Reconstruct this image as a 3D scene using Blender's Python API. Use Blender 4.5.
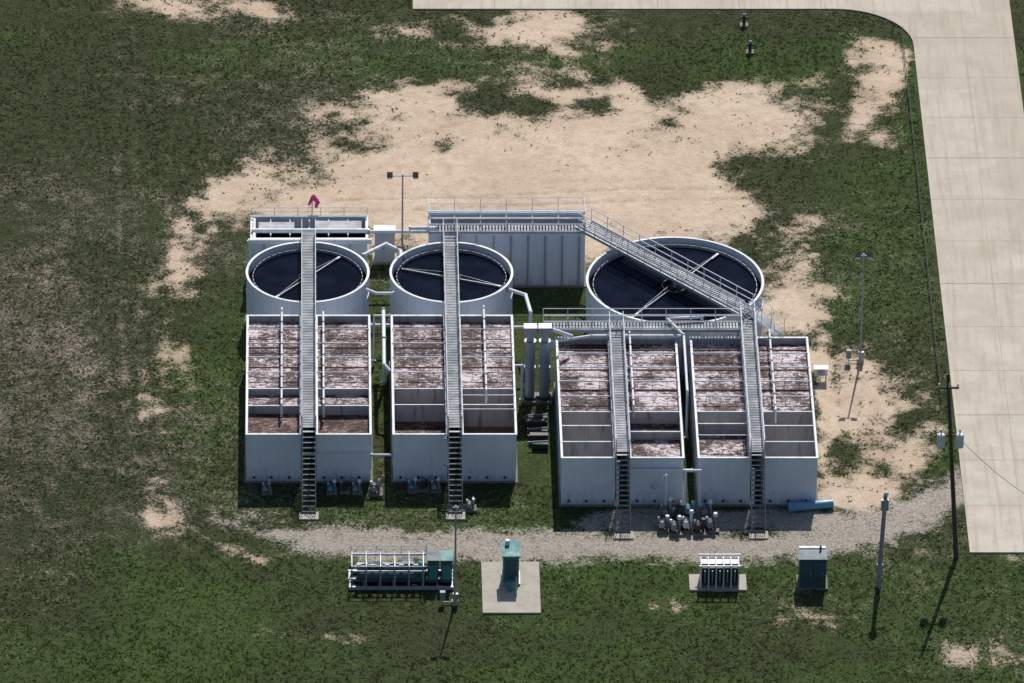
import bpy, math, random
import numpy as np
from mathutils import Vector
random.seed(7); rng=np.random.default_rng(7)
sc=bpy.context.scene
for o in list(bpy.data.objects): bpy.data.objects.remove(o)
# ------------------------------------------------------------------ camera (350 m up, 30 deg down, long lens)
FP=10100.0; D=700.0; S=0.5; C=math.sqrt(3)/2
cam=bpy.data.cameras.new("camera"); camo=bpy.data.objects.new("camera",cam); sc.collection.objects.link(camo)
camo.location=(0,-D*C,D*S); camo.rotation_euler=(math.radians(60),0,0)
cam.sensor_width=36; cam.lens=36*FP/1024; cam.shift_x=(512-300)/1024; cam.clip_start=1; cam.clip_end=30000
sc.camera=camo
sc.view_settings.view_transform='Standard'; sc.view_settings.look='None'; sc.view_settings.exposure=0
# ------------------------------------------------------------------ light
SUN=Vector((0.156*math.cos(math.radians(48)),0.988*math.cos(math.radians(48)),math.sin(math.radians(48)))).normalized()
sl=bpy.data.lights.new("sun",'SUN'); sl.energy=4.9; sl.angle=math.radians(.5); sl.color=(1,.95,.88)
so=bpy.data.objects.new("sun",sl); sc.collection.objects.link(so); so.rotation_euler=SUN.to_track_quat('Z','Y').to_euler(); so.location=(0,0,80)
w=bpy.data.worlds.new("World"); sc.world=w; w.use_nodes=True
nt=w.node_tree; bg=nt.nodes['Background']; sky=nt.nodes.new('ShaderNodeTexSky'); sky.sky_type='NISHITA'; sky.sun_disc=False
sky.sun_elevation=math.radians(48); sky.sun_rotation=math.radians(9); nt.links.new(sky.outputs[0],bg.inputs[0]); bg.inputs[1].default_value=.09
# ------------------------------------------------------------------ node helpers
class NT:
    def __init__(s,name):
        s.m=bpy.data.materials.new(name); s.m.use_nodes=True; s.t=s.m.node_tree; s.b=s.t.nodes['Principled BSDF']
        s.g=s.t.nodes.new('ShaderNodeNewGeometry')
    def set(s,sock,v):
        if isinstance(v,bpy.types.NodeSocket): s.t.links.new(v,sock)
        else:
            if isinstance(v,tuple) and len(v)==3 and sock.type=='RGBA': v=(*v,1)
            sock.default_value=v
    def pos(s,sc=(1,1,1),rot=(0,0,0)):
        n=s.t.nodes.new('ShaderNodeMapping'); s.t.links.new(s.g.outputs['Position'],n.inputs[0]); n.inputs['Scale'].default_value=sc; n.inputs['Rotation'].default_value=rot; return n.outputs[0]
    def noise(s,scale,detail=4,rough=.55,vec=None,dist=0):
        n=s.t.nodes.new('ShaderNodeTexNoise'); n.inputs['Scale'].default_value=scale; n.inputs['Detail'].default_value=detail; n.inputs['Roughness'].default_value=rough; n.inputs['Distortion'].default_value=dist
        s.t.links.new(vec or s.g.outputs['Position'],n.inputs['Vector']); return n.outputs['Fac']
    def math(s,op,a,b=0.0,c=0.0):
        n=s.t.nodes.new('ShaderNodeMath'); n.operation=op; s.set(n.inputs[0],a); s.set(n.inputs[1],b); s.set(n.inputs[2],c); return n.outputs[0]
    def wsum(s,*prs):
        r=None
        for v,k in prs:
            x=s.math('MULTIPLY',s.math('SUBTRACT',v,.5),k); r=x if r is None else s.math('ADD',r,x)
        return r
    def smooth(s,v,lo,hi,a=0.0,b=1.0):
        n=s.t.nodes.new('ShaderNodeMapRange'); n.interpolation_type='SMOOTHSTEP'; s.set(n.inputs[0],v); n.inputs[1].default_value=lo; n.inputs[2].default_value=hi; n.inputs[3].default_value=a; n.inputs[4].default_value=b; return n.outputs[0]
    def mix(s,f,a,b,mode='MIX'):
        n=s.t.nodes.new('ShaderNodeMix'); n.data_type='RGBA'; n.blend_type=mode; s.set(n.inputs[0],f); s.set(n.inputs[6],a); s.set(n.inputs[7],b); return n.outputs[2]
    def bump(s,h,st,d):
        n=s.t.nodes.new('ShaderNodeBump'); n.inputs['Strength'].default_value=st; n.inputs['Distance'].default_value=d; s.set(n.inputs['Height'],h); s.t.links.new(n.outputs[0],s.b.inputs['Normal'])
    def out(s,col,rough=.8,metal=0.0,spec=.3):
        s.set(s.b.inputs['Base Color'],col); s.set(s.b.inputs['Roughness'],rough); s.set(s.b.inputs['Metallic'],metal); s.b.inputs['Specular IOR Level'].default_value=spec; return s.m
def paint(name,col,rough=.55,metal=0,dirt=.5,dcol=(.12,.09,.07),var=.25,base=False):
    n=NT(name); a=n.noise(.9,5,.6); st=n.noise(1.0,5,.65,n.pos((3.0,3.0,.35))); 
    c=n.mix(n.smooth(a,.3,.7,0,var),col,tuple(x*.6 for x in col))
    c=n.mix(n.smooth(st,.50,.72,0,dirt),c,dcol)
    f=n.noise(9,3); c=n.mix(n.smooth(f,.4,.7,0,.15),c,tuple(x*.5 for x in col))
    if base:
        sx=n.t.nodes.new('ShaderNodeSeparateXYZ'); n.t.links.new(n.g.outputs['Position'],sx.inputs[0])
        h=n.math('ADD',sx.outputs[2],n.math('MULTIPLY',n.math('SUBTRACT',st,.5),-1.6)); c=n.mix(n.smooth(h,.05,.6,.4,0),c,(.2,.17,.14))
    return n.out(c,n.smooth(a,.3,.7,rough-.1,rough+.15),metal)
M={}
M['wall']=paint('grey_tank_paint',(.64,.69,.77),dirt=.16,dcol=(.32,.31,.31),base=True,var=.15)
M['wallin']=paint('tank_inside_stained',(.36,.34,.35),dirt=.7,dcol=(.09,.06,.05))
M['rim']=paint('tank_rim_paint',(.70,.72,.76),dirt=.35)
M['white']=paint('white_pipe_paint',(.70,.73,.78),dirt=.3)
M['galv']=paint('galvanised_steel',(.36,.385,.43),.45,.3,dirt=.4)
M['grate']=paint('grating_steel',(.25,.265,.30),.6,.2,dirt=.4)
M['dark']=paint('dark_steel',(.04,.045,.05),.5)
M['teal']=paint('teal_paint',(.045,.22,.22),.5,dirt=.3)
M['tealdark']=paint('dark_teal_paint',(.04,.085,.11),.45,dirt=.3)
M['bluepipe']=paint('blue_pipe_plastic',(.14,.33,.47),.4,dirt=.15)
M['pink']=paint('pink_fabric',(.80,.10,.25),.8,dirt=.05)
M['wood']=paint('weathered_wood',(.085,.07,.06),.9)
M['woodpale']=paint('pale_weathered_wood',(.30,.29,.28),.9)
M['pad']=paint('pad_concrete',(.40,.37,.32),.9,dirt=.5,dcol=(.2,.17,.14))
M['slab']=paint('stained_slab_concrete',(.20,.185,.16),.9,dirt=.6,dcol=(.09,.08,.06))
M['rust']=paint('rusty_primer',(.20,.115,.09),.8,dirt=.6,dcol=(.06,.035,.03))
M['black']=paint('black_rubber',(.015,.015,.017),.6,dirt=0)
n=NT('clarifier_water'); a=n.noise(.5,4); n.bump(n.noise(2.5,3),.05,.01)
M['water']=n.out(n.mix(n.smooth(a,.35,.7),(.003,.005,.013),(.007,.011,.026)),.06,0,.12)
n.b.inputs['IOR'].default_value=1.15
n=NT('dark_liquid'); M['darkwater']=n.out((.008,.008,.011),.1,0,.05); n.b.inputs['IOR'].default_value=1.15
def foam(name,c0,c1,thr):
    n=NT(name); v=n.pos((1.0,2.0,1),(0,0,.7)); a=n.noise(2.4,6,.75,v,.7); b=n.noise(8,4,.7,v,.3); k=n.noise(.45,3)
    f=n.math('ADD',n.wsum((a,1.2),(b,.5),(k,.7)),.5)
    c=n.mix(n.smooth(f,thr-.16,thr),tuple(x*.3 for x in c0),c0); c=n.mix(n.smooth(f,thr,thr+.11),c,c1)
    n.bump(f,.6,.15); return n.out(c,.75,0,.2)
M['foam']=foam('aeration_foam',(.145,.105,.105),(.66,.60,.63),.505)
M['scum']=foam('brown_scum',(.15,.095,.08),(.36,.28,.27),.56)
# ------------------------------------------------------------------ mesh builder
class MB:
    def __init__(s): s.v=[]; s.f=[]; s.mi=[]; s.ms=[]; s.sm=[]
    def mid(s,m):
        if m not in s.ms: s.ms.append(m)
        return s.ms.index(m)
    def add(s,vs,fs,m,smooth=False):
        o=len(s.v); s.v+= [tuple(v) for v in vs]; i=s.mid(m)
        for f in fs: s.f.append([o+k for k in f]); s.mi.append(i); s.sm.append(smooth)
    def box(s,x0,x1,y0,y1,z0,z1,m):
        s.hexa(Vector(((x0+x1)/2,(y0+y1)/2,(z0+z1)/2)),Vector((1,0,0)),Vector((0,1,0)),Vector((0,0,1)),abs(x1-x0)/2,abs(y1-y0)/2,abs(z1-z0)/2,m)
    def hexa(s,c,ax,ay,az,a,b,h,m):
        P=[c+ax*i*a+ay*j*b+az*k*h for k in(-1,1) for j in(-1,1) for i in(-1,1)]
        s.add(P,[(0,2,3,1),(4,5,7,6),(0,1,5,4),(2,6,7,3),(0,4,6,2),(1,3,7,5)],m)
    def beam(s,p,q,wd,h,m):
        p=Vector(p);q=Vector(q);d=(q-p);L=d.length;d.normalize();u=Vector((0,0,1)) if abs(d.z)<.95 else Vector((0,1,0))
        r=d.cross(u).normalized();u=r.cross(d); s.hexa((p+q)/2,d,r,u,L/2,wd/2,h/2,m)
    def cyl(s,p,q,r,m,n=10,r2=None,caps=True):
        p=Vector(p);q=Vector(q);d=(q-p).normalized();u=Vector((0,0,1)) if abs(d.z)<.9 else Vector((1,0,0))
        a=d.cross(u).normalized();b=d.cross(a); r2=r if r2 is None else r2
        P=[p+(a*math.cos(t)+b*math.sin(t))*r for t in [2*math.pi*i/n for i in range(n)]]+[q+(a*math.cos(t)+b*math.sin(t))*r2 for t in [2*math.pi*i/n for i in range(n)]]
        s.add(P,[(i,(i+1)%n,n+(i+1)%n,n+i) for i in range(n)],m,True)
        if caps: s.add(P,[list(range(n))[::-1],list(range(n,2*n))],m)
    def ball(s,c,r,m,n=10,k=6,sz=1):
        c=Vector(c);P=[];F=[]
        for j in range(k+1):
            t=math.pi*j/k
            for i in range(n): P.append(c+Vector((math.cos(2*math.pi*i/n)*math.sin(t)*r,math.sin(2*math.pi*i/n)*math.sin(t)*r,math.cos(t)*r*sz)))
        for j in range(k):
            for i in range(n): F.append((j*n+i,(j+1)*n+i,(j+1)*n+(i+1)%n,j*n+(i+1)%n))
        s.add(P,F,m,True)
    def path(s,pts,r,m,n=8):
        for a,b in zip(pts[:-1],pts[1:]): s.cyl(a,b,r,m,n)
        for a in pts[1:-1]: s.ball(a,r*1.12,m,n,6)
    def ring(s,cx,cy,z0,z1,ri,ro,m,n=72):
        P=[]
        for r,z in((ro,z0),(ro,z1),(ri,z1),(ri,z0)):
            P+=[(cx+r*math.cos(2*math.pi*i/n),cy+r*math.sin(2*math.pi*i/n),z) for i in range(n)]
        F=[]
        for k in range(4):
            for i in range(n): F.append((k*n+i,k*n+(i+1)%n,((k+1)%4)*n+(i+1)%n,((k+1)%4)*n+i))
        s.add(P,F,m)
    def disc(s,cx,cy,z,r,m,n=72):
        s.add([(cx+r*math.cos(2*math.pi*i/n),cy+r*math.sin(2*math.pi*i/n),z) for i in range(n)],[list(range(n))],m)
    def quad(s,x0,x1,y0,y1,z,m): s.add([(x0,y0,z),(x1,y0,z),(x1,y1,z),(x0,y1,z)],[(0,1,2,3)],m)
    def make(s,name,parent=None):
        me=bpy.data.meshes.new(name); off=Vector(parent.location) if parent else Vector((0,0,0))
        me.from_pydata([tuple(Vector(v)-off) for v in s.v],[],s.f)
        for m in s.ms: me.materials.append(M[m])
        me.polygons.foreach_set('material_index',s.mi); me.polygons.foreach_set('use_smooth',s.sm); me.update()
        o=bpy.data.objects.new(name,me); sc.collection.objects.link(o)
        if parent: o.parent=parent
        return o
def empty(name,loc):
    e=bpy.data.objects.new(name,None); e.location=loc; e.empty_display_size=.5; sc.collection.objects.link(e); return e
def Yof(v,z=0.0):
    t=(341.5-v)/FP; return (D*t-z*(C+.5*t))/(S-C*t)
def Xof(u,y,z=0.0): return (u-300)/FP*(D+C*y-.5*z)
# ------------------------------------------------------------------ noise in numpy
def h2(i,j,s):
    r=np.sin(i*127.1+j*311.7+s*74.7)*43758.5453; return r-np.floor(r)
def vn(x,y,s):
    i=np.floor(x);j=np.floor(y);fx=x-i;fy=y-j;fx=fx*fx*(3-2*fx);fy=fy*fy*(3-2*fy)
    return (h2(i,j,s)*(1-fx)+h2(i+1,j,s)*fx)*(1-fy)+(h2(i,j+1,s)*(1-fx)+h2(i+1,j+1,s)*fx)*fy
def fbm(x,y,s,o=4):
    x,y=x*.8-y*.6,x*.6+y*.8
    r=0;a=.5;t=0
    for k in range(o): r=r+a*vn(x*2**k+k*3.1,y*2**k,s+k);t+=a;a*=.55
    return r/t
def seg(u,v,pts,wu):
    d=np.full(u.shape,1e9)
    for (a,b),(c,e) in zip(pts[:-1],pts[1:]):
        dx,dy=c-a,(e-b); k=dx*dx+4*dy*dy
        t=np.clip(((u-a)*dx+4*(v-b)*dy)/k,0,1); d=np.minimum(d,np.hypot(u-a-t*dx,2*(v-b-t*dy)))
    return np.clip(1-d/wu,0,1)
def ground_masks(X,Y):
    dep=np.maximum(D+C*Y,50); u=300+FP*X/dep; v=341.5-FP*S*Y/dep
    wv=(fbm(X*.12,Y*.12,11)-.5)*60; wu=(fbm(X*.12+9,Y*.12,21)-.5)*110; uu=u+wu; vv=v+wv*.6
    blobs=[(500,190,200,56,1.25),(425,125,95,44,.85),(600,135,115,60,1.0),(700,130,90,45,.95),(640,205,130,40,1.1),(320,205,85,30,.95),(250,208,45,18,.68),
      (785,130,60,45,.62),(875,100,36,44,.84),(540,28,75,18,.78),(230,8,95,16,.60),(790,285,50,45,.66),(870,400,55,60,.56),(850,490,70,34,.74),(905,440,34,50,.58),(828,420,16,110,.8),
      (200,255,22,45,.48),(185,330,18,70,.40),(145,420,14,60,.44),(160,505,18,45,.42),(70,380,50,50,.20),(40,300,40,50,.20),(640,605,30,12,.32),(835,615,60,18,.36),(990,655,60,16,.34),(290,640,60,12,.30),(690,225,150,25,.75),(430,30,60,10,.36),(1000,560,60,10,.3)]
    sand=np.zeros(X.shape)
    for a,b,ru,rv,st in blobs:
        q=((uu-a)/ru)**2+((vv-b)/rv)**2; sand=np.maximum(sand,st*np.exp(-.62*q**1.25)) 
    for a,b,ru,rv,st in [(635,130,42,16,.60),(520,108,75,14,.45),(470,150,70,12,.3),(790,190,60,30,.40),(440,75,60,8,.3),(700,66,110,12,.6),(730,228,60,16,.3),(860,230,40,60,.3),(560,80,40,8,.25),(430,152,16,8,.4),(590,100,25,8,.3)]:
        q=((uu-a)/ru)**2+((vv-b)/rv)**2; sand=sand-st*np.exp(-q*1.2)
    m1=fbm(X*.30,Y*.30,91,5)-.5; m2=fbm(X*.9,Y*.9,95,4)-.5
    tr=seg(uu*.25+u*.75,vv*.25+v*.75,[(240,205),(195,250),(172,320),(160,400),(158,470),(185,530),(260,565)],22)*.45
    sand=np.maximum(sand,tr)
    near=np.clip(1-np.maximum(np.abs(u-385)/175,np.abs(v-425)/105)**6,0,1)*(v>250); sand=sand*(1-near*.9)
    near2=np.clip(1-np.maximum(np.abs(u-560)/90,np.abs(v-300)/35)**6,0,1); sand=sand*(1-near2*.8)
    sand=np.where(sand>.03,sand+(m1*1.0+m2*.75)*np.clip(sand*2.5,0,1)*np.clip(1.55-sand,.15,1),sand)
    sand=sand*(1-.9*np.clip(1-np.abs(u-(913+(v-60)*.118))/9,0,1)*(v>60))
    grav=seg(uu*.2+u*.8,vv*.2+v*.8,[(215,518),(290,538),(370,545),(480,545),(600,545),(720,548),(800,548),(880,530),(930,505),(1000,470)],50)
    grav=np.maximum(grav,seg(u,v,[(600,520),(840,520)],44)*.9); grav=grav*1.15*np.clip((u-200)/170,.35,1); grav=grav+(m1*.8+m2*.5)*(grav>.02)
    ruts=np.clip(seg(u,v,[(330,200),(470,196),(640,188),(760,190)],4)+seg(u,v,[(330,212),(480,206),(650,200),(780,198)],4)+seg(u,v,[(380,150),(440,128),(520,108)],4)*.6+seg(u,v,[(400,160),(450,138),(520,120)],4)*.5+seg(u,v,[(450,185),(470,178),(485,185),(500,197)],4)*.5+seg(u,v,[(330,540),(560,540),(860,535)],6)*.5+seg(u,v,[(330,552),(560,553),(860,550)],6)*.5,0,1)
    ru2=np.clip(seg(u,v,[(118,20),(120,300),(132,440),(165,530),(250,590)],6)+seg(u,v,[(134,20),(137,300),(148,430),(182,520),(260,572)],6)*.9+seg(u,v,[(420,42),(240,62),(180,90),(168,150),(166,260)],5)*.8+seg(u,v,[(420,52),(260,70),(196,98),(182,160),(180,260)],5)*.7+seg(u,v,[(60,20),(85,400),(140,660)],5)*.35+seg(u,v,[(300,560),(520,552),(880,568)],4)*.35,0,1)*np.clip(.3+fbm(X*.2,Y*.2,33)*1.2,0,1)
    big=fbm(X*.06,Y*.06,41); dry=.28+(big-.5)*.8+m1*.45+m2*.25+np.clip((110-u)/300,0,.13)*np.clip((v-150)/100,0,1)
    dry=dry+np.clip(sand,0,1)*.40+ru2*.2
    lush=fbm(X*.05+7,Y*.05,61)+m1*.5+np.clip((v-520)/160,0,.28)-np.clip((130-u)/300,0,.2)+np.exp(-((u-215)/45.)**2-((v-400)/120.)**2)*.25+.3*np.exp(-((v-60)/25)**2)*(u>150)+.25*np.exp(-((u-400)/150.)**2-((v-510)/16.)**2)+.2*np.exp(-((u-850)/60)**2-((v-250)/80)**2)
    return np.clip(sand,0,1.2),np.clip(grav,0,1.2),np.clip(dry,0,1),np.clip(lush,0,1),ruts,ru2
# ------------------------------------------------------------------ ground
far=np.array([80,110,160,260,450,800,1500,3000,7000.])
xs=np.unique(np.concatenate([-far[::-1],np.linspace(-36,64,401),far]))
ys=np.unique(np.concatenate([-far[::-1],np.linspace(-58,64,489),far]))
X,Y=np.meshgrid(xs,ys); Z=(fbm(X*.15,Y*.15,5)-.5)*.12*(np.abs(X)<70)
Z=Z-.03
sa,gr,dr,lu,ru,r2=ground_masks(X,Y)
Z=Z-(ru+r2)*.04*(np.abs(X)<70)
nx,ny=len(xs),len(ys)
me=bpy.data.meshes.new('ground'); me.vertices.add(nx*ny); me.vertices.foreach_set('co',np.stack([X,Y,Z],-1).reshape(-1).astype(np.float32))
idx=np.arange(nx*ny).reshape(ny,nx); q=np.stack([idx[:-1,:-1],idx[:-1,1:],idx[1:,1:],idx[1:,:-1]],-1).reshape(-1,4)
me.loops.add(q.size); me.loops.foreach_set('vertex_index',q.reshape(-1).astype(np.int32)); me.polygons.add(len(q)); me.polygons.foreach_set('loop_start',(np.arange(len(q))*4).astype(np.int32)); me.polygons.foreach_set('use_smooth',np.ones(len(q),bool))
me.update(calc_edges=True)
at=me.color_attributes.new('mask','FLOAT_COLOR','POINT'); at.data.foreach_set('color',np.stack([sa,gr,dr,lu],-1).reshape(-1).astype(np.float32))
at=me.attributes.new('ruts','FLOAT','POINT'); at.data.foreach_set('value',ru.reshape(-1).astype(np.float32))
g=bpy.data.objects.new('ground',me); sc.collection.objects.link(g)
n=NT('grass_and_soil'); A=n.t.nodes.new('ShaderNodeAttribute'); A.attribute_name='mask'; sp=n.t.nodes.new('ShaderNodeSeparateColor'); n.t.links.new(A.outputs['Color'],sp.inputs[0])
R_=n.t.nodes.new('ShaderNodeAttribute'); R_.attribute_name='ruts'
n1=n.noise(.16,6,.6); n2=n.noise(1.1,8,.72); n3=n.noise(5.5,6,.75); n4=n.noise(.5,5,.65)
nz=n.wsum((n2,.7),(n3,1.7)); nz2=n.wsum((n2,1.6),(n3,2.2),(n4,1.0))
gc=n.mix(n.smooth(nz,-.35,.4),(.018,.026,.011),(.070,.080,.036))
gl=n.mix(n.smooth(nz,-.35,.4),(.022,.042,.010),(.075,.120,.032))
gc=n.mix(n.smooth(n.math('ADD',A.outputs['Alpha'],n.wsum((n4,.8))),.35,.85),gc,gl)
dc=n.mix(n.smooth(n3,.35,.65),(.075,.06,.05),(.29,.245,.205))
gc=n.mix(n.smooth(n.math('ADD',sp.outputs[2],n.math('MULTIPLY',nz2,.75)),.42,1.0,0,.85),gc,dc)
sc1=n.mix(n.smooth(n1,.35,.65),(.57,.45,.335),(.65,.53,.41)); sc1=n.mix(n.smooth(n2,.42,.68,0,.6),sc1,(.42,.315,.23)); sc1=n.mix(n.smooth(n3,.52,.68,0,.55),sc1,(.24,.18,.125)); sc1=n.mix(n.smooth(n4,.48,.70,0,.45),sc1,(.43,.335,.25))
gvc=n.mix(n.smooth(n3,.33,.66),(.15,.135,.12),(.50,.455,.40)); gvc=n.mix(n.smooth(n2,.4,.6,0,.5),gvc,(.42,.37,.31))
c=n.mix(n.smooth(n.math('ADD',sp.outputs[0],n.math('MULTIPLY',nz2,.50)),.27,.72),gc,sc1)
c=n.mix(n.smooth(n.math('ADD',sp.outputs[1],n.math('MULTIPLY',nz2,.6)),.26,.76,0,.92),c,gvc)
c=n.mix(n.math('MULTIPLY',R_.outputs['Fac'],n.smooth(n2,.35,.6,.1,.8)),c,n.mix(.5,c,(.20,.14,.09)))
n.bump(nz,.7,.12); M['ground']=n.out(c,.95,0,.1); me.materials.append(M['ground'])
# ------------------------------------------------------------------ grass tufts
NTF=230000; gx=rng.uniform(-34,62,NTF); gy=rng.uniform(-56,62,NTF)
sa,gr,dr,lu,ru,r2=ground_masks(gx,gy); nn=fbm(gx*1.2,gy*1.2,77,3)
keep=(sa+(nn-.5)*1.0+rng.normal(0,.2,NTF)<.40)&(gr+(nn-.5)*.8+rng.normal(0,.14,NTF)<.32)&(ru<.5)&(rng.random(NTF)<(.25+.65*nn)*(1-.7*r2))
for x0,x1,y0,y1 in [(-3.9,5.1,-19.3,11.4),(6.1,20,-19.3,11.3),(17.4,35.1,-22.4,7.7),(44.6,52.4,-28.4,99),(8.2,52,43,60),(12,16.1,-36.3,-29.5)]:
    keep&=~((gx>x0)&(gx<x1)&(gy>y0)&(gy<y1)&~((x0==8.2)&(gy<48.7)&(gx<44)))
gx,gy,lu,dr=gx[keep],gy[keep],lu[keep],dr[keep]; K=len(gx)
V=np.zeros((K,3,3,3),np.float32); th=rng.uniform(0,6.283,(K,3)); sz=rng.uniform(.035,.085,(K,3)); hh=rng.uniform(.03,.12,(K,3))*(0.6+.8*lu[:,None])
ox=rng.normal(0,.07,(K,3)); oy=rng.normal(0,.07,(K,3))
V[:,:,0,0]=gx[:,None]+ox-np.cos(th)*sz;V[:,:,0,1]=gy[:,None]+oy-np.sin(th)*sz
V[:,:,1,0]=gx[:,None]+ox+np.cos(th)*sz;V[:,:,1,1]=gy[:,None]+oy+np.sin(th)*sz
V[:,:,2,0]=gx[:,None]+ox+rng.normal(0,.09,(K,3));V[:,:,2,1]=gy[:,None]+oy+rng.normal(0,.09,(K,3));V[:,:,2,2]=hh
V[:,:,:,2]-=.02
me=bpy.data.meshes.new('grass'); nv=K*9; me.vertices.add(nv); me.vertices.foreach_set('co',V.reshape(-1)); me.loops.add(nv); me.loops.foreach_set('vertex_index',np.arange(nv,dtype=np.int32)); me.polygons.add(K*3); me.polygons.foreach_set('loop_start',(np.arange(K*3)*3).astype(np.int32)); me.update(calc_edges=True)
at=me.attributes.new('tint','FLOAT','POINT'); at.data.foreach_set('value',np.repeat(np.clip(lu*.7+rng.normal(0,.22,K),0,1),9).astype(np.float32))
at=me.attributes.new('dry','FLOAT','POINT'); at.data.foreach_set('value',np.repeat((rng.random(K)<dr*.55).astype(float),9).astype(np.float32))
o=bpy.data.objects.new('grass',me); sc.collection.objects.link(o)
n=NT('grass_blades'); a=n.t.nodes.new('ShaderNodeAttribute'); a.attribute_name='tint'; b=n.t.nodes.new('ShaderNodeAttribute'); b.attribute_name='dry'
c=n.mix(a.outputs['Fac'],(.038,.046,.018),(.075,.120,.030)); c=n.mix(n.math('MULTIPLY',b.outputs['Fac'],.75),c,(.21,.18,.135)); mm=n.out(c,.9,0,.1)
tl=n.t.nodes.new('ShaderNodeBsdfTranslucent'); n.t.links.new(c,tl.inputs[0]); mx=n.t.nodes.new('ShaderNodeMixShader'); mx.inputs[0].default_value=.45
n.t.links.new(n.b.outputs[0],mx.inputs[1]); n.t.links.new(tl.outputs[0],mx.inputs[2]); n.t.links.new(mx.outputs[0],n.t.nodes['Material Output'].inputs[0]); me.materials.append(mm)
# ------------------------------------------------------------------ road
n=NT('road_concrete'); a=n.noise(.35,6,.6); b=n.noise(4,5,.7); s_=n.noise(1,5,.6,n.pos((2.5,.12,1)))
sn=n.t.nodes.new('ShaderNodeVectorMath'); sn.operation='SNAP'; n.t.links.new(n.pos((1,1,0)),sn.inputs[0]); sn.inputs[1].default_value=(50,12.1,1); wn=n.t.nodes.new('ShaderNodeTexWhiteNoise'); n.t.links.new(sn.outputs[0],wn.inputs[0])
c=n.mix(wn.outputs[0],(.43,.385,.32),(.50,.46,.39)); c=n.mix(n.smooth(a,.38,.66,0,.6),c,(.37,.325,.27)); c=n.mix(n.smooth(s_,.46,.66,0,.5),c,(.35,.285,.225)); c=n.mix(n.smooth(b,.52,.72,0,.4),c,(.26,.225,.18))
n.bump(b,.2,.02); M['road']=n.out(c,.9,0,.2)
M['joint']=paint('joint_sealant',(.33,.29,.24),.9)
mb=MB(); arc=[(44.8-5.6+5.6*math.cos(t)-0,43.2+5.6*math.sin(t)) for t in np.linspace(0,math.pi/2,14)]
out=[(52.2,-28.3),(52.2,400),(44.8,400),(44.8,57),(8.3,57),(8.3,48.8)]+arc[::-1]+[(44.8,-28.3)]
k=len(out); mb.add([(x,y,.07) for x,y in out]+[(x,y,-.2) for x,y in out],[list(range(k))]+[(i,k+i,k+(i+1)%k,(i+1)%k) for i in range(k)],'road'); 
jy=-28.3+6.05; jj=0
while jy<90:
    wj=.05 if jj%3==2 else .02; mb.box(44.85,52.15,jy-wj,jy+wj,.06,.075,'joint'); jy+=6.05; jj+=1
mb.box(48.485,48.515,-28.2,90,.06,.0745,'joint')
for jx in (14.3,20.3,26.3,32.3,38.3): mb.box(jx-.03,jx+.03,48.9,57,.06,.075,'joint')
mb.make('concrete_road')
# ------------------------------------------------------------------ aeration tanks
HT=3.66
def tank(x0,x1,y0,y1,segs,bars,headx=None,hy=None,name='aeration_tank'):
    e=empty(name,((x0+x1)/2,(y0+y1)/2,0)); s=MB(); t=.09
    s.box(x0,x1,y0,y0+t,0,HT,'wall'); s.box(x0,x1,y1-t,y1,0,HT,'wall'); s.box(x0,x0+t,y0+t,y1-t,0,HT,'wall'); s.box(x1-t,x1,y0+t,y1-t,0,HT,'wall')
    yy=y0+1.8
    while yy<y1-.5:
        for xa,xb in((x0-.07,x0),(x1,x1+.07)): s.box(xa,xb,yy-.05,yy+.05,.1,HT-.1,'wall')
        yy+=1.9
    s.box(x0-.15,x1+.15,y0-.18,y1+.15,-.1,.05,'slab'); s.make('shell',e)
    r=MB()
    for a,b,c,d in((x0-.06,x1+.06,y0-.06,y0+.10),(x0-.06,x1+.06,y1-.10,y1+.06),(x0-.06,x0+.08,y0+.10,y1-.10),(x1-.08,x1+.06,y0+.10,y1-.10)): r.box(a,b,c,d,HT,HT+.07,'rim')
    r.make('top_rim',e)
    p=MB()
    p.quad(x0+t,x1-t,y0+t,y1-t,.12,'rust'); w_=MB()
    for i,(va,vb,kind,wz) in enumerate(segs):
        ya=Yof(va,HT); yb=Yof(vb,HT); 
        if i==0: ya=y1-t
        if i==len(segs)-1: yb=y0+t
        w_.quad(x0+t+.004,x1-t-.004,yb,ya,wz,kind)
        if i<len(segs)-1: p.box(x0+t,x1-t,yb-.04,yb+.04,.13,HT-.03,'rim')
        p.box(x0+t,x0+t+.012,yb+.05,ya-.05,.14,HT-.01,'wallin'); p.box(x1-t-.012,x1-t,yb+.05,ya-.05,.14,HT-.01,'wallin'); p.box(x0+t+.02,x1-t-.02,ya-.065,ya-.052,.14,HT-.05,'wallin')
    p.make('baffles',e); w_.make('mixed_liquor',e)
    q=MB()
    for vb in bars:
        yb=Yof(vb,HT+.05); q.cyl((x0+.03,yb,HT+.12),(x1-.03,yb,HT+.12),.042,'white')
        for k in range(3):
            xk=x0+.8+k*1.0; q.cyl((xk,yb,HT+.12),(xk,yb,HT-.5),.02,'galv',6)
    yk=y1-1.0
    while yk>Yof(segs[0][1],HT)+.8: q.box(x0+.1,x1-.1,yk-.03,yk+.03,HT-.44,HT-.34,'rust'); yk-=2.7
    if headx:
        a,b=hy; q.path([(headx,Yof(a,4.2),2.0),(headx,Yof(a,4.2),4.2),(headx,Yof(b,4.2),4.2),(headx,Yof(b,4.2),3.2)],.07,'white')
        yk=Yof(b,4.2)+.6
        while yk<Yof(a,4.2): q.cyl((headx,yk,4.2),(headx,yk,HT-.45),.025,'white',6); q.ball((headx,yk,4.26),.08,'galv',6,4); yk+=1.5
    cx=(x0+x1)/2-.9; q.cyl((cx,y0-.12,.9),(cx,y0,.9),.28,'wall',16)
    for k in (.5,1.7,2.9): q.cyl((x0+k,y0-.1,.35),(x0+k,y0,.35),.09,'dark',10)
    q.make('air_pipes',e); return e
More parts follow.
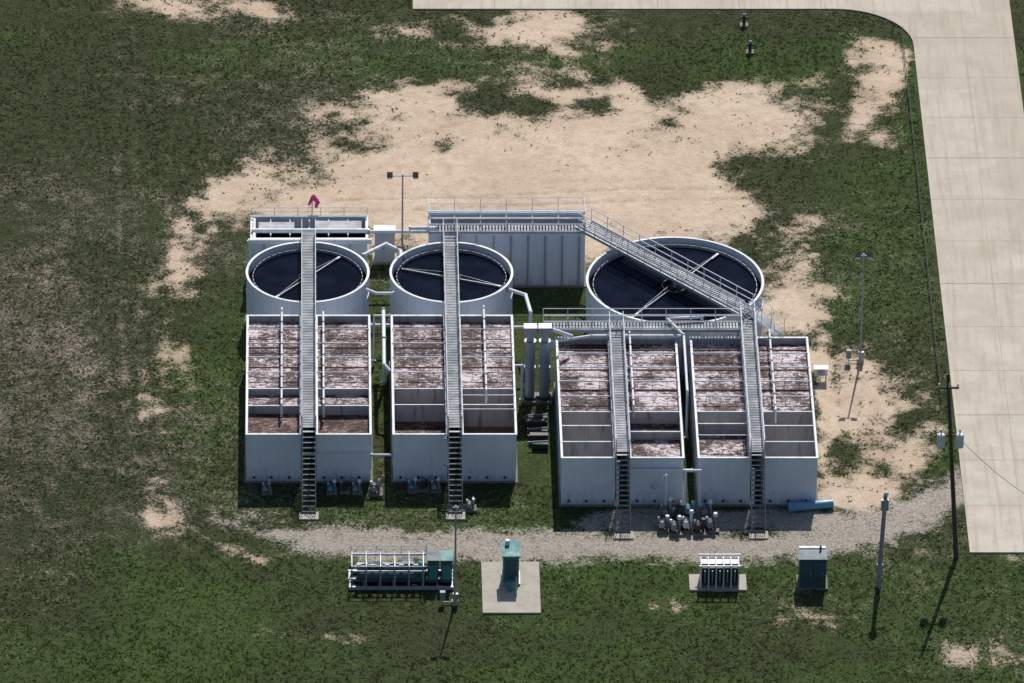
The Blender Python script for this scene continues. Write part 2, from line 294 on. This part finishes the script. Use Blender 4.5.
YF,YB=-18.95,-2.82
tank(-3.62,.05,YF,YB,[(316,388,'foam',3.25),(388,405,'foam',3.15),(405,434,'scum',3.0)],[330,344,358,373],-1.25,(308,404))
tank(1.12,4.78,YF,YB,[(316,388,'foam',3.25),(388,405,'foam',3.15),(405,434,'scum',2.9)],[330,344,358,373],1.6,(312,404))
tank(6.3,9.96,YF,YB,[(316,388,'foam',3.25),(388,404,'scum',2.5),(404,434,'scum',2.3)],[330,344,358,373])
tank(10.95,14.6,YF,YB,[(316,388,'foam',3.25),(388,404,'rust',2.2),(404,432,'rust',1.9)],[330,344,358,373,396,410],12.65,(306,390))
YF2,YB2=-22.05,-5.86
tank(17.6,21.2,YF2,YB2,[(338,411,'foam',3.25),(411,425,'darkwater',1.7),(425,441,'darkwater',1.5),(441,458,'darkwater',1.5)],[354,368,382,397])
tank(22.2,25.8,YF2,YB2,[(338,411,'foam',3.25),(411,431,'foam',2.7),(431,458,'foam',3.0)],[354,368,382,397],22.6,(332,405))
tank(26.8,30.3,YF2,YB2,[(338,411,'foam',3.25),(411,423,'darkwater',2),(423,458,'foam',2.8)],[354,368,382,397,436])
tank(31.2,34.8,YF2,YB2,[(338,411,'foam',3.25),(411,425,'darkwater',2),(425,441,'darkwater',1.5),(441,458,'darkwater',1.5)],[354,368,382,397],32.2,(330,410))
# ------------------------------------------------------------------ clarifiers
def clarifier(cx,cy,R,ang,h=3.9):
    e=empty('clarifier_tank',(cx,cy,0)); s=MB(); s.ring(cx,cy,0,h,R-.08,R,'wall'); s.ring(cx,cy,-.1,.08,R-.1,R+.15,'slab')
    s.ring(cx,cy,h,h+.07,R-.10,R+.07,'rim'); s.ring(cx,cy,h-1.5,h-1.42,R,R+.05,'wall')
    for i in range(24):
        a=2*math.pi*i/24; s.cyl((cx+R*math.cos(a),cy+R*math.sin(a),0.1),(cx+R*math.cos(a),cy+R*math.sin(a),h-.02),.035,'wall',6)
    s.make('tank_wall',e)
    l=MB(); l.ring(cx,cy,h-.75,h-.70,R-.42,R-.081,'darkwater'); l.ring(cx,cy,h-.9,h-.28,R-.445,R-.42,'galv'); 
    for i in range(48):
        a=2*math.pi*(i+.5)/48; l.cyl((cx+(R-.43)*math.cos(a),cy+(R-.43)*math.sin(a),h-.3),(cx+(R-.43)*math.cos(a),cy+(R-.43)*math.sin(a),h-.22),.04,'dark',5)
    l.make('weir_launder',e)
    q=MB(); q.disc(cx,cy,h-.5,R-.45,'water'); q.make('water',e)
    a_=MB(); r=R*.15; a_.ring(cx,cy,h-.9,h-.3,r-.05,r,'dark',32); a_.cyl((cx,cy,0),(cx,cy,h+.2),.12,'galv'); 
    for k,aa in enumerate((ang,ang+math.pi)):
        d=Vector((math.cos(aa),math.sin(aa),0)); p=Vector((cx,cy,h-.38)); a_.beam(p+d*r,p+d*(R-.6),.05,.06,'white' if k==0 else 'galv'); a_.beam(p+d*(R*.76)+Vector((0,0,.02)),p+d*(R-.6)+Vector((0,0,.02)),.16,.04,'galv')
        a_.beam(p+d*r+Vector((0,0,.35)),p+d*(R-.8)+Vector((0,0,.06)),.02,.02,'galv')
    a_.make('skimmer_arm',e); return e
clarifier(.53,2.81,4.23,math.radians(232)); clarifier(10.5,2.78,4.23,math.radians(160)); clarifier(25.97,1.62,6.1,math.radians(235))
# ------------------------------------------------------------------ walkways
def rails(s,p,q,off,h=1.07,m='white',r=.026,kick=True,sp=1.7):
    p=Vector(p);q=Vector(q);d=q-p;L=d.length;dn=d.normalized();hz=Vector((dn.x,dn.y,0)).normalized();side=Vector((hz.y,-hz.x,0))*off
    for z in(h,h*.55): s.cyl(p+side+Vector((0,0,z)),q+side+Vector((0,0,z)),r,m,6)
    k=max(1,round(L/sp))
    for i in range(k+1):
        b=p+d*(i/k)+side; s.cyl(b-Vector((0,0,.1)),b+Vector((0,0,h)),r,m,6)
    if kick: s.beam(p+side+Vector((0,0,.07)),q+side+Vector((0,0,.07)),.015,.09,m)
def deck(s,p,q,wd,slat=.22):
    p=Vector(p);q=Vector(q);d=q-p;L=d.length;dn=d.normalized();side=Vector((dn.y,-dn.x,0)).normalized()
    for sg in(-1,1): s.beam(p+side*sg*wd/2-Vector((0,0,.1)),q+side*sg*wd/2-Vector((0,0,.1)),.06,.22,'galv')
    k=int(L/slat)
    for i in range(k): s.hexa(p+dn*(i+.5)*slat,dn,side,Vector((0,0,1)),slat*.30,wd/2-.04,.02,'grate')
    for i in range(int(L/1.5)): s.beam(p+dn*(i*1.5+.5)-side*wd/2-Vector((0,0,.13)),p+dn*(i*1.5+.5)+side*wd/2-Vector((0,0,.13)),.06,.1,'dark')
def walkway(x,yb,yf,ys_,z=4.15,wd=.95,name='steel_walkway'):
    e=empty(name,(x,(yb+yf)/2,0)); s=MB(); deck(s,(x,yb,z),(x,yf,z),wd); s.make('deck',e)
    r=MB(); rails(r,(x,yb,z),(x,yf,z),wd/2); rails(r,(x,yb,z),(x,yf,z),-wd/2); r.make('handrails',e)
    t=MB(); p=Vector((x,yf,z)); q=Vector((x,ys_,0.05))
    for sg in(-1,1): t.beam(p+Vector((sg*.45,0,-.1)),q+Vector((sg*.45,0,0)),.05,.2,'dark')
    for i in range(16):
        c=p.lerp(q,(i+.5)/16); t.box(x-.42,x+.42,c.y-.09,c.y+.09,c.z-.02,c.z+.02,'grate')
    t.make('stairs',e); r=MB(); rails(r,p,q,.45,.95,'galv',.022,False,1.3); rails(r,p,q,-.45,.95,'galv',.022,False,1.3); r.make('stair_rails',e)
    b=MB(); b.box(x-.65,x+.65,ys_-.7,ys_+.25,-.05,.07,'pad'); 
    for yy in np.arange(yf+.6,min(yb,-3)-.3,3.2): b.box(x-.05,x+.05,yy-.05,yy+.05,0,z-.15,'dark')
    b.make('supports',e); return e
walkway(.60,8.0,-19.0,-23.3); walkway(10.47,8.0,-19.0,-23.3); walkway(21.7,-4.9,-22.1,-25.8); walkway(30.75,-3.4,-22.1,-25.8)
e=empty('steel_walkway',(25.4,2.4,0)); s=MB(); deck(s,(19.7,8.75,4.45),(30.9,-3.75,4.45),1.25); rails(s,(19.9,8.75,4.45),(31.0,-3.6,4.45),.62,m='white',r=.032); rails(s,(19.9,8.6,4.45),(30.7,-3.5,4.45),-.62,m='white',r=.032)
s.make('diagonal_bridge',e); s=MB(); deck(s,(16.7,-5.2,4.25),(30.2,-5.2,4.25),1.0); rails(s,(16.7,-5.2,4.25),(30.2,-5.2,4.25),.5); rails(s,(16.7,-5.2,4.25),(30.2,-5.2,4.25),-.5)
for x in (17.2,21.7,26.3,30.1): s.box(x-.08,x+.08,-5.3,-5.1,0,4.1,'galv')
s.make('cross_catwalk',e)
s=MB()
p,q=Vector((31.2,-3.6,4.4)),Vector((32.9,-5.4,3.7)); s.beam(p,q,1.0,.05,'grate'); rails(s,p,q,.5,kick=False); rails(s,p,q,-.5,kick=False); s.make('corner_landing',e)
# ------------------------------------------------------------------ rear tanks
def reartank(x0,x1,y0,y1,h,name,walk):
    e=empty(name,((x0+x1)/2,(y0+y1)/2,0)); s=MB(); t=.1
    s.box(x0,x1,y0,y0+t,0,h,'wall'); s.box(x0,x1,y1-t,y1,0,h,'wall'); s.box(x0,x0+t,y0+t,y1-t,0,h,'wall'); s.box(x1-t,x1,y0+t,y1-t,0,h,'wall')
    for a,b,c,d in((x0-.07,x1+.07,y0-.07,y0+.12),(x0-.07,x1+.07,y1-.12,y1+.07),(x0-.07,x0+.12,y0+.12,y1-.12),(x1-.12,x1+.07,y0+.12,y1-.12)): s.box(a,b,c,d,h,h+.08,'rim')
    s.quad(x0+t,x1-t,y0+t,y1-t,h-1.3,'darkwater'); s.box(x0-.15,x1+.15,y0-.15,y1+.15,-.1,.05,'slab')
    x=x0+.9
    while x<x1-.3: s.box(x-.05,x+.05,y0-.10,y0,.1,h-.1,'galv'); x+=1.2
    for i in range(1,6):
        xx=x0+(x1-x0)*i/6; s.box(xx-.04,xx+.04,y0+t,y1-t,h-.3,h-.1,'rim')
    s.make('shell',e); r=MB()
    if walk:
        deck(r,(x0,y0+.6,h+.15),(x1,y0+.6,h+.15),1.0); rails(r,(x0,y0+.6,h+.15),(x1,y0+.6,h+.15),.5); rails(r,(x0,y0+.6,h+.15),(x1,y0+.6,h+.15),-.5)
        rails(r,(x0,y1,h),(x1,y1,h),0); r.cyl((x0,y1-.9,h+.3),(x1,y1-.9,h+.3),.16,'white'); r.cyl((x0+.3,y1-1.5,h+.2),(x1-1,y1-1.5,h+.2),.08,'galv')
        rails(r,(x1,y0,h),(x1,y1,h),0); rails(r,(x0,y0+1,h),(x0,y1,h),0)
    else:
        r.cyl((x0-.2,y0-.35,h+.05),(x1+.3,y0-.35,h+.05),.2,'white',12); r.cyl((x0,y0+.9,h+.2),(x1+.1,y0+.9,h+.2),.16,'white',12); r.cyl((x0,y1-.5,h+.25),(x1,y1-.5,h+.25),.07,'white')
        rails(r,(x0,y1,h),(x1,y1,h),0,.7,kick=True); r.box(x0+.5,x0+3,y0+1.3,y0+2.2,h+.1,h+.16,'grate'); r.box(x0+4.5,x1-.4,y0+1.3,y0+2.4,h+.1,h+.16,'grate')
        r.cyl((x0-.15,y0-.3,h+.1),(x0-.15,y0-.3,.2),.14,'white',10); r.cyl((x0+.2,y0-.35,h+.05),(x0+.2,y0+2.6,h+.15),.12,'white',10)
    r.make('rails_and_pipes',e); return e
reartank(-3.4,4.7,7.9,11.2,3.66,'contact_tank',False); reartank(9.0,19.9,7.75,11.1,4.15,'holding_tank',True)
# ------------------------------------------------------------------ process pipes
def pipes(name,paths,loc):
    e=empty(name,loc); s=MB()
    for pts,r in paths:
        s.path(pts,r,'white',10)
        for a,b in ((pts[0],pts[1]),(pts[-1],pts[-2])): d=(Vector(b)-Vector(a)).normalized(); s.cyl(Vector(a),Vector(a)+d*.07,r*1.6,'galv',12)
    s.make('pipe_run',e); return e
pipes('process_pipe',[([(4.3,5.5,3.7),(6.0,7.2,3.7),(7.0,6.2,3.7),(7.1,5.2,3.6)],.14),([(4.4,1.3,3.5),(5.3,.6,3.5),(6.5,.6,3.5)],.11),([(4.8,8.6,3.9),(5.6,8.6,3.9),(9.0,8.6,3.9)],.12),([(7.6,8.2,4.4),(9.6,8.2,4.4)],.14)],(5.5,6,0))
pipes('process_pipe',[([(5.75,-2.4,3.9),(5.75,-6.3,3.9),(5.75,-6.3,.4)],.13),([(5.75,-6.3,3.9),(5.75,-9.4,3.6),(6.2,-9.9,3.3)],.13),([(4.8,-3.3,3.2),(6.3,-3.3,3.2)],.12),([(5.1,-3.2,.3),(5.1,-3.2,3.9),(6.2,-3.2,3.9)],.08)],(5.6,-5,0))
pipes('process_pipe',[([(4.8,-19.3,2.3),(6.3,-19.3,2.3)],.09),([(.2,-19.3,2.3),(4.8,-19.3,2.3)],.03),([(9.9,-19.35,1.5),(9.9,-19.35,3.7)],.1)],(5.5,-19.3,0))
pipes('process_pipe',[([(14.4,1.0,3.6),(15.6,.2,3.6),(15.9,-2.2,3.6),(15.9,-2.2,.3)],.13),([(14.6,-3.6,3.2),(15.8,-3.6,3.2),(15.8,-7.5,3.2)],.12),([(15.2,-8.5,.3),(15.2,-8.5,3.0),(14.6,-8.5,3.0)],.1)],(15.5,-2,0))
pipes('process_pipe',[([(16.9,-6.2,3.5),(20,-6.1,3.95),(25.5,-6.1,3.95),(26.2,-6.1,3.95)],.12),([(17,-5.6,2.9),(34.4,-5.6,2.9)],.22),([(26.3,-6.6,4.3),(26.3,-14,4.2),(26.3,-14,.5)],.09),([(26.3,-6.6,4.3),(25.2,-4.8,4.6),(27.6,-4.6,4.6),(27.6,-4.6,3)],.1)],(25,-6,0))
pipes('process_pipe',[([(23.8,-22.3,1.5),(24.6,-23.2,3.0),(24.6,-23.2,.4)],.09),([(25.9,-22.9,.4),(25.9,-22.9,3.2),(26.9,-22.9,3.2),(26.9,-22.9,.4)],.1),([(21.4,-22.4,.2),(21.4,-22.4,3.6)],.08),([(22.1,-22.3,2.9),(26.4,-22.3,2.9)],.08),([(30.5,-22.4,.3),(30.5,-22.4,3.0)],.1)],(25,-22.5,0))
# stack pair
e=empty('blower_silencer',(16,-8,0)); s=MB()
for x in(15.75,16.75):
    s.cyl((x,-7.9,.15),(x,-7.9,4.6),.34,'galv',18); s.ring(x,-7.9,4.55,4.65,.05,.42,'galv',20); s.ring(x,-7.9,2.5,2.6,.3,.40,'galv',20); s.cyl((x,-7.9,4.6),(x,-7.9,5.4),.26,'galv',18); s.cyl((x,-7.9,0),(x,-7.9,.3),.5,'dark',16)
s.box(15.3,16.2,-8.25,-7.55,5.35,5.8,'galv'); s.box(16.3,17.2,-8.25,-7.55,5.35,5.8,'galv'); s.box(16.2,16.3,-8.1,-7.7,5.45,5.7,'grate'); s.cyl((17.2,-7.9,5.5),(18.6,-6.9,4.4),.14,'white'); s.box(15.2,17.3,-8.6,-7.2,-.05,.15,'slab'); s.make('silencer_columns',e)
s=MB()
for i in range(5): s.box(15.2+i*.15,16.9,-11.2-i*.9,-10.8-i*.9,.1,.4+.25*(i%2),'dark'); s.cyl((15.5,-11-i*.9,.5),(16.9,-11-i*.9,.6),.07,'grate')
s.make('valves',e)
# ------------------------------------------------------------------ blowers/pumps
def blower(x,y,s_=1,c='galv',k=0):
    e=empty('blower_pump',(x,y,0)); s=MB(); s.box(x-.45*s_,x+.45*s_,y-.55*s_,y+.55*s_,-.05,.14,'slab'); s.cyl((x-.15*s_,y-.4*s_,.5*s_),(x-.15*s_,y+.15*s_,.5*s_),.22*s_,c,14); s.cyl((x-.15*s_,y+.15*s_,.5*s_),(x-.15*s_,y+.45*s_,.5*s_),.12*s_,'dark',10)
    for j in range(3): s.cyl((x-.15*s_,y-.35*s_+j*.18*s_,.5*s_),(x-.15*s_,y-.31*s_+j*.18*s_,.5*s_),.25*s_,'dark',14)
    s.cyl((x+.2*s_,y,.14),(x+.2*s_,y,(.8+.2*k)*s_),.10*s_,c,10); s.cyl((x+.2*s_,y,(.8+.2*k)*s_),(x+.2*s_,y,(1.0+.2*k)*s_),.17*s_,'white' if k else c,12,.12*s_); s.box(x-.3*s_,x,y-.3*s_,y+.1*s_,.14,.3*s_,'dark'); s.path([(x+.2*s_,y+.1,.6*s_),(x+.2*s_,y+.8,.6*s_),(x+.2*s_,y+.8,.1)],.05,'white',6); s.box(x-.4*s_,x-.25*s_,y+.3*s_,y+.45*s_,.1,.7*s_,'rim'); s.make('blower',e)
for i,(u,v) in enumerate(((267,492),(332,492),(345,491),(357,492),(376,493),(413,490),(424,489),(436,490),(471,509))): 
    y=Yof(v); blower(Xof(u,y),y,.8 if u!=376 else 1.0,('galv','bluepipe','dark','galv')[i%4],i%2)
for i,(u,v,c) in enumerate(((664,529,'galv'),(676,532,'grate'),(688,529,'rim'),(700,532,'dark'),(712,529,'grate'),(667,516,'galv'),(690,515,'bluepipe'),(707,516,'galv'),(679,520,'dark'))):
    y=Yof(v); blower(Xof(u,y),y,1.05,c,i%3)
# ------------------------------------------------------------------ skid
def pump_skid():
    x0,x1,y0,y1=3.2,10.2,-33.0,-30.9; e=empty('pump_skid',((x0+x1)/2,(y0+y1)/2,0)); s=MB()
    for y in(y0,y1,(y0+y1)/2): s.box(x0,x1,y-.07,y+.07,.02,.25,'galv')
    for i in range(8): x=x0+.1+i*(x1-x0-.2)/7; s.box(x-.06,x+.06,y0+.07,y1-.07,.05,.2,'galv')
    s.make('base_frame',e); s=MB()
    s.cyl((x0+.6,y0+.6,.75),(x0+4.6,y0+.6,.75),.33,'tealdark',16); s.cyl((x0+.6,y1-.5,.8),(x0+4.4,y1-.5,.8),.30,'galv',16); s.cyl((x0+.2,y0+.2,1.3),(x0+5.2,y0+.2,1.3),.07,'galv'); s.cyl((x0+.2,y1-.2,1.6),(x0+5.2,y1-.2,1.6),.09,'white'); s.cyl((x0+.4,y0+1.05,1.15),(x0+5.4,y0+1.05,1.15),.07,'galv')
    for i in range(6):
        x=x0+.25+i*.95
        for y in(y0+.1,y1-.1): s.box(x-.04,x+.04,y-.04,y+.04,.2,1.7,'galv')
        s.box(x-.03,x+.03,y0+.1,y1-.1,1.7,1.76,'galv'); s.cyl((x+.45,y0+.6,.9),(x+.45,y0+.6,1.5),.1,'tealdark' if i%2 else 'teal',8); s.cyl((x+.3,y0+.6,1.5),(x+.6,y0+.6,1.5),.12,'galv',10)
    s.box(x0+1.3,x0+2.3,y0+.95,y0+1.5,.25,1.3,'tealdark'); s.box(x0+3.6,x0+4.3,y0+.95,y0+1.6,.25,1.45,'grate')
    rails(s,(x0+.2,y1-.1,1.7),(x0+5.2,y1-.1,1.7),0,.5,kick=False,m='galv'); s.cyl((x0+.2,y0+.1,1.74),(x0+5.2,y0+.1,1.74),.035,'white')
    s.make('piping',e); s=MB()
    for x in(x1-1.35,x1-.45):
        s.box(x-.36,x+.36,y0+.5,y1-.3,.25,1.9,'tealdark'); s.box(x-.40,x+.40,y0+.46,y1-.26,1.9,1.98,'tealdark' if x<x1-1 else 'teal'); s.box(x-.28,x+.28,y0+.47,y0+.5,.5,1.6,'teal')
    s.cyl((x1-2.1,y0+1,.25),(x1-2.1,y0+1,1.4),.3,'teal',14); s.ball((x1-2.1,y0+1,1.4),.3,'teal',14,6,.6); s.make('control_boxes',e)
pump_skid()
# pad + teal chemical unit
e=empty('chemical_feed_unit',(14,-32.5,0)); s=MB(); s.box(12.1,15.95,-36.1,-29.6,-.05,.12,'pad'); s.make('concrete_pad',e); s=MB()
x0,x1,y0,y1=13.5,14.55,-32.6,-31.1; s.box(x0,x1,y0,y1,.3,2.3,'teal'); s.hexa(Vector(((x0+x1)/2,(y0+y1)/2,2.45)),Vector((1,0,0)),Vector((0,1,.12)).normalized(),Vector((0,-.12,1)).normalized(),.62,.85,.06,'teal')
s.box(x0+.1,x1-.1,y0-.03,y0,.5,1.3,'tealdark'); s.box(x0+.1,x1-.1,y0-.03,y0,1.36,2.1,'tealdark'); s.box(x0-.1,x1+.1,y0-.1,y1+.1,.12,.3,'galv'); s.cyl((x0+.3,y1-.3,2.4),(x0+.3,y1-.3,2.9),.16,'rim'); s.box(x0+.1,x1-.15,y1+.1,y1+1.1,.15,1.4,'teal'); s.cyl((x0+.5,y0-.6,.12),(x0+.5,y0-.6,.8),.25,'teal',14); s.path([(x1-.2,y0-.1,.8),(x1-.2,y0-1.3,.8),(x1-.2,y0-1.3,.1)],.06,'galv'); s.make('cabinet',e)
# rack
e=empty('electrical_rack',(28,-32,0)); s=MB(); s.box(25.9,29.7,-33.2,-31.2,-.05,.12,'pad'); s.make('pad',e); s=MB()
for i in range(6): x=26.65+i*.5; s.box(x-.035,x+.035,-33.0,-31.4,.12,1.75,'rim')
for i in range(5): x=26.9+i*.5; s.box(x-.19,x+.19,-32.7,-31.6,.3,1.5,'dark'); s.cyl((x,-32.9,.5),(x,-32.9,1.4),.04,'galv',8)
for z,y in((1.75,-31.45),(1.75,-32.95)): s.box(26.5,29.3,y-.05,y+.05,z,z+.08,'rim')
s.box(26.7,29.1,-32.3,-31.6,1.5,1.6,'galv'); s.make('panels',e)
# cabinet right
e=empty('generator_cabinet',(34.1,-32,0)); s=MB(); s.box(33.05,35.1,-33.0,-31.2,-.05,.08,'slab'); s.box(33.2,34.95,-32.9,-31.3,.1,2.25,'tealdark'); s.box(33.12,35.03,-32.98,-31.22,2.25,2.33,'tealdark'); s.box(33.2,34.95,-31.6,-31.35,2.33,2.40,'rim')
for x in(33.32,34.12):
    s.box(x,x+.72,-32.93,-32.9,.3,2.1,'tealdark'); s.box(x+.6,x+.64,-32.97,-32.93,1.1,1.35,'galv')
    for k in range(5): s.box(x+.1,x+.5,-32.95,-32.93,.5+k*.1,.54+k*.1,'dark')
s.cyl((34.6,-31.8,2.33),(34.6,-31.8,2.7),.07,'dark'); s.make('housing',e)
# white cabinets
e=empty('electrical_cabinet',(5.95,11.5,0)); s=MB(); s.box(5.1,6.8,10.8,12.2,-.05,.1,'pad'); s.box(5.25,6.65,11,12,.1,2.4,'white'); s.box(5.18,6.72,10.94,12.06,2.4,2.48,'rim'); s.box(5.3,5.92,10.96,11,.25,2.25,'white'); s.box(5.98,6.6,10.96,11,.25,2.25,'white'); s.box(5.86,5.9,10.93,10.96,1.1,1.4,'dark'); s.make('cabinet',e)
e=empty('electrical_cabinet',(36,-5.5,0)); s=MB(); s.box(35.4,36.3,-5.6,-5.1,.5,1.0,'white'); s.box(35.35,36.35,-5.65,-5.05,1.0,1.05,'rim'); 
for x in(35.5,36.2): s.box(x-.04,x+.04,-5.4,-5.3,0,.5,'galv')
s.box(35.6,36.1,-5.62,-5.6,.55,.95,'galv'); s.make('cabinet',e)
# blue pipe
e=empty('blue_drainpipe',(34.4,-22.6,0)); s=MB(); s.cyl((32.9,-22.9,.32),(35.9,-22.4,.32),.3,'bluepipe',20,caps=False); s.cyl((32.9,-22.9,.32),(35.9,-22.4,.32),.26,'bluepipe',20,caps=False); s.cyl((32.85,-22.91,.32),(33.15,-22.86,.32),.35,'bluepipe',20,caps=False); s.cyl((33,-22.7,.05),(35.8,-22.2,.05),.06,'bluepipe'); s.make('pipe_length',e)
# ------------------------------------------------------------------ poles
def light_pole(x,y,h,box=True,aw=.4):
    e=empty('light_pole',(x,y,0)); s=MB(); s.cyl((x,y,0),(x,y,h),.085,'galv',10,.05); s.cyl((x,y,-.05),(x,y,.3),.25,'pad',14); s.make('mast',e); s=MB()
    s.cyl((x-aw-.05,y,h-.15),(x+aw+.05,y,h-.15),.04,'galv',8)
    for sx in(-1,1):
        c=Vector((x+sx*aw,y-.1,h-.02)); s.hexa(c,Vector((1,0,0)),Vector((0,.8,.6)),Vector((0,-.6,.8)),.2,.17,.12,'dark'); s.hexa(c+Vector((0,-.10,-.10)),Vector((1,0,0)),Vector((0,.8,.6)),Vector((0,-.6,.8)),.17,.14,.05,'rim'); s.cyl(c,(c.x,y,h-.15),.04,'dark',6)
    s.make('floodlights',e)
    if box:
        s=MB(); s.box(x-1.0,x-.65,y-.2,y+.1,.4,1.0,'grate'); s.box(x-.85,x-.8,y-.1,y-.05,0,.4,'galv'); s.box(x-.15,x+.2,y-.33,y-.1,.4,.95,'galv'); s.cyl((x-.8,y,.15),(x,y,.15),.04,'galv'); s.make('switch_box',e)
light_pole(38.7,-2.85,8.6); light_pole(7.15,8.6,8.5,False,.9)
y=Yof(604); light_pole(Xof(455,y),y,7.6)
e=empty('utility_pole',(43.8,-28.95,0)); s=MB(); b=Vector((43.85,-28.95,-.1)); t=Vector((42.85,-28.7,14.1)); s.cyl(b,t,.17,'wood',12,.11); s.make('pole',e); s=MB()
c=b.lerp(t,.93); s.beam(c+Vector((-.7,-.12,0)),c+Vector((.7,-.12,0)),.1,.12,'wood')
for d in(-.62,0.05,.62): s.cyl(c+Vector((d,-.12,.05)),c+Vector((d,-.12,.32)),.05,'rim',8)
c=b.lerp(t,.69); s.beam(c+Vector((-.9,-.15,-.2)),c+Vector((.9,-.15,-.2)),.1,.12,'wood')
for d in(-.62,.62):
    s.cyl(c+Vector((d,-.25,-1.0)),c+Vector((d,-.25,-.1)),.27,'rim',16); s.ball(c+Vector((d,-.25,-.1)),.27,'rim',14,6,.4); s.cyl(c+Vector((d,-.25,0)),c+Vector((d,-.25,.35)),.05,'galv',8)
s.make('transformers',e)
def wire(s,p,q,sag,r=.016,m='black'):
    p=Vector(p);q=Vector(q);N_=14;P=[p.lerp(q,i/N_)-Vector((0,0,sag*4*(i/N_)*(1-i/N_))) for i in range(N_+1)]
    for a,b_ in zip(P[:-1],P[1:]): s.cyl(a,b_,r,m,5,caps=False)
s=MB(); c=b.lerp(t,.66); wire(s,c,(38.6,-32.6,6.6),.9); wire(s,c+Vector((.5,0,0)),(52,-31.5,3.0+1.2),.8); s.make('wires',e)
e=empty('service_pole',(38.5,-32.65,0)); s=MB(); s.cyl((38.45,-32.65,-.1),(38.75,-32.6,7.2),.17,'woodpale',12,.13); s.box(38.45,38.95,-33.0,-32.75,6.1,6.9,'galv'); s.box(38.3,38.7,-32.95,-32.8,1.1,1.9,'galv'); s.cyl((38.5,-32.86,0),(38.72,-32.82,6.1),.05,'galv',6); s.ball((38.8,-32.7,7.25),.16,'rim'); s.make('pole',e)
for u,v in((744,25),(750,52)):
    y=Yof(v);x=Xof(u,y); e=empty('yard_hydrant',(x,y,0)); s=MB(); s.box(x-.3,x+.3,y-.3,y+.3,-.05,.06,'slab'); s.cyl((x,y,0),(x,y,.8),.12,'dark',10); s.ball((x,y,.85),.16,'galv',10,6,.8); s.cyl((x-.3,y,.6),(x+.3,y,.6),.08,'dark',8); s.cyl((x,y,.85),(x,y-.1,1.15),.03,'dark',6); s.make('standpipe',e)
e=empty('windsock',(.85,11.5,0)); s=MB(); s.cyl((.85,11.5,0),(.85,11.5,5.2),.04,'galv',8)
s.cyl((.85,11.5,5.15),(1.25,11.35,4.75),.2,'pink',12,.16,False); s.cyl((1.25,11.35,4.75),(1.1,11.3,4.3),.17,'pink',12,.09,False); s.cyl((.85,11.5,4.9),(.6,11.5,4.4),.14,'pink',10,.08); s.make('sock_and_mast',e)
e=empty('wire_fence',(44.1,10,0)); s=MB()
for i in range(34):
    y=-8+i*1.6; x=44.0+.03*math.sin(i); s.cyl((x,y,-.05),(x,y,.75),.03,'woodpale',6)
for z in(.35,.7): s.cyl((44,-8,z),(44,44.8,z),.012,'dark',4)
s.make('posts_and_wire',e)
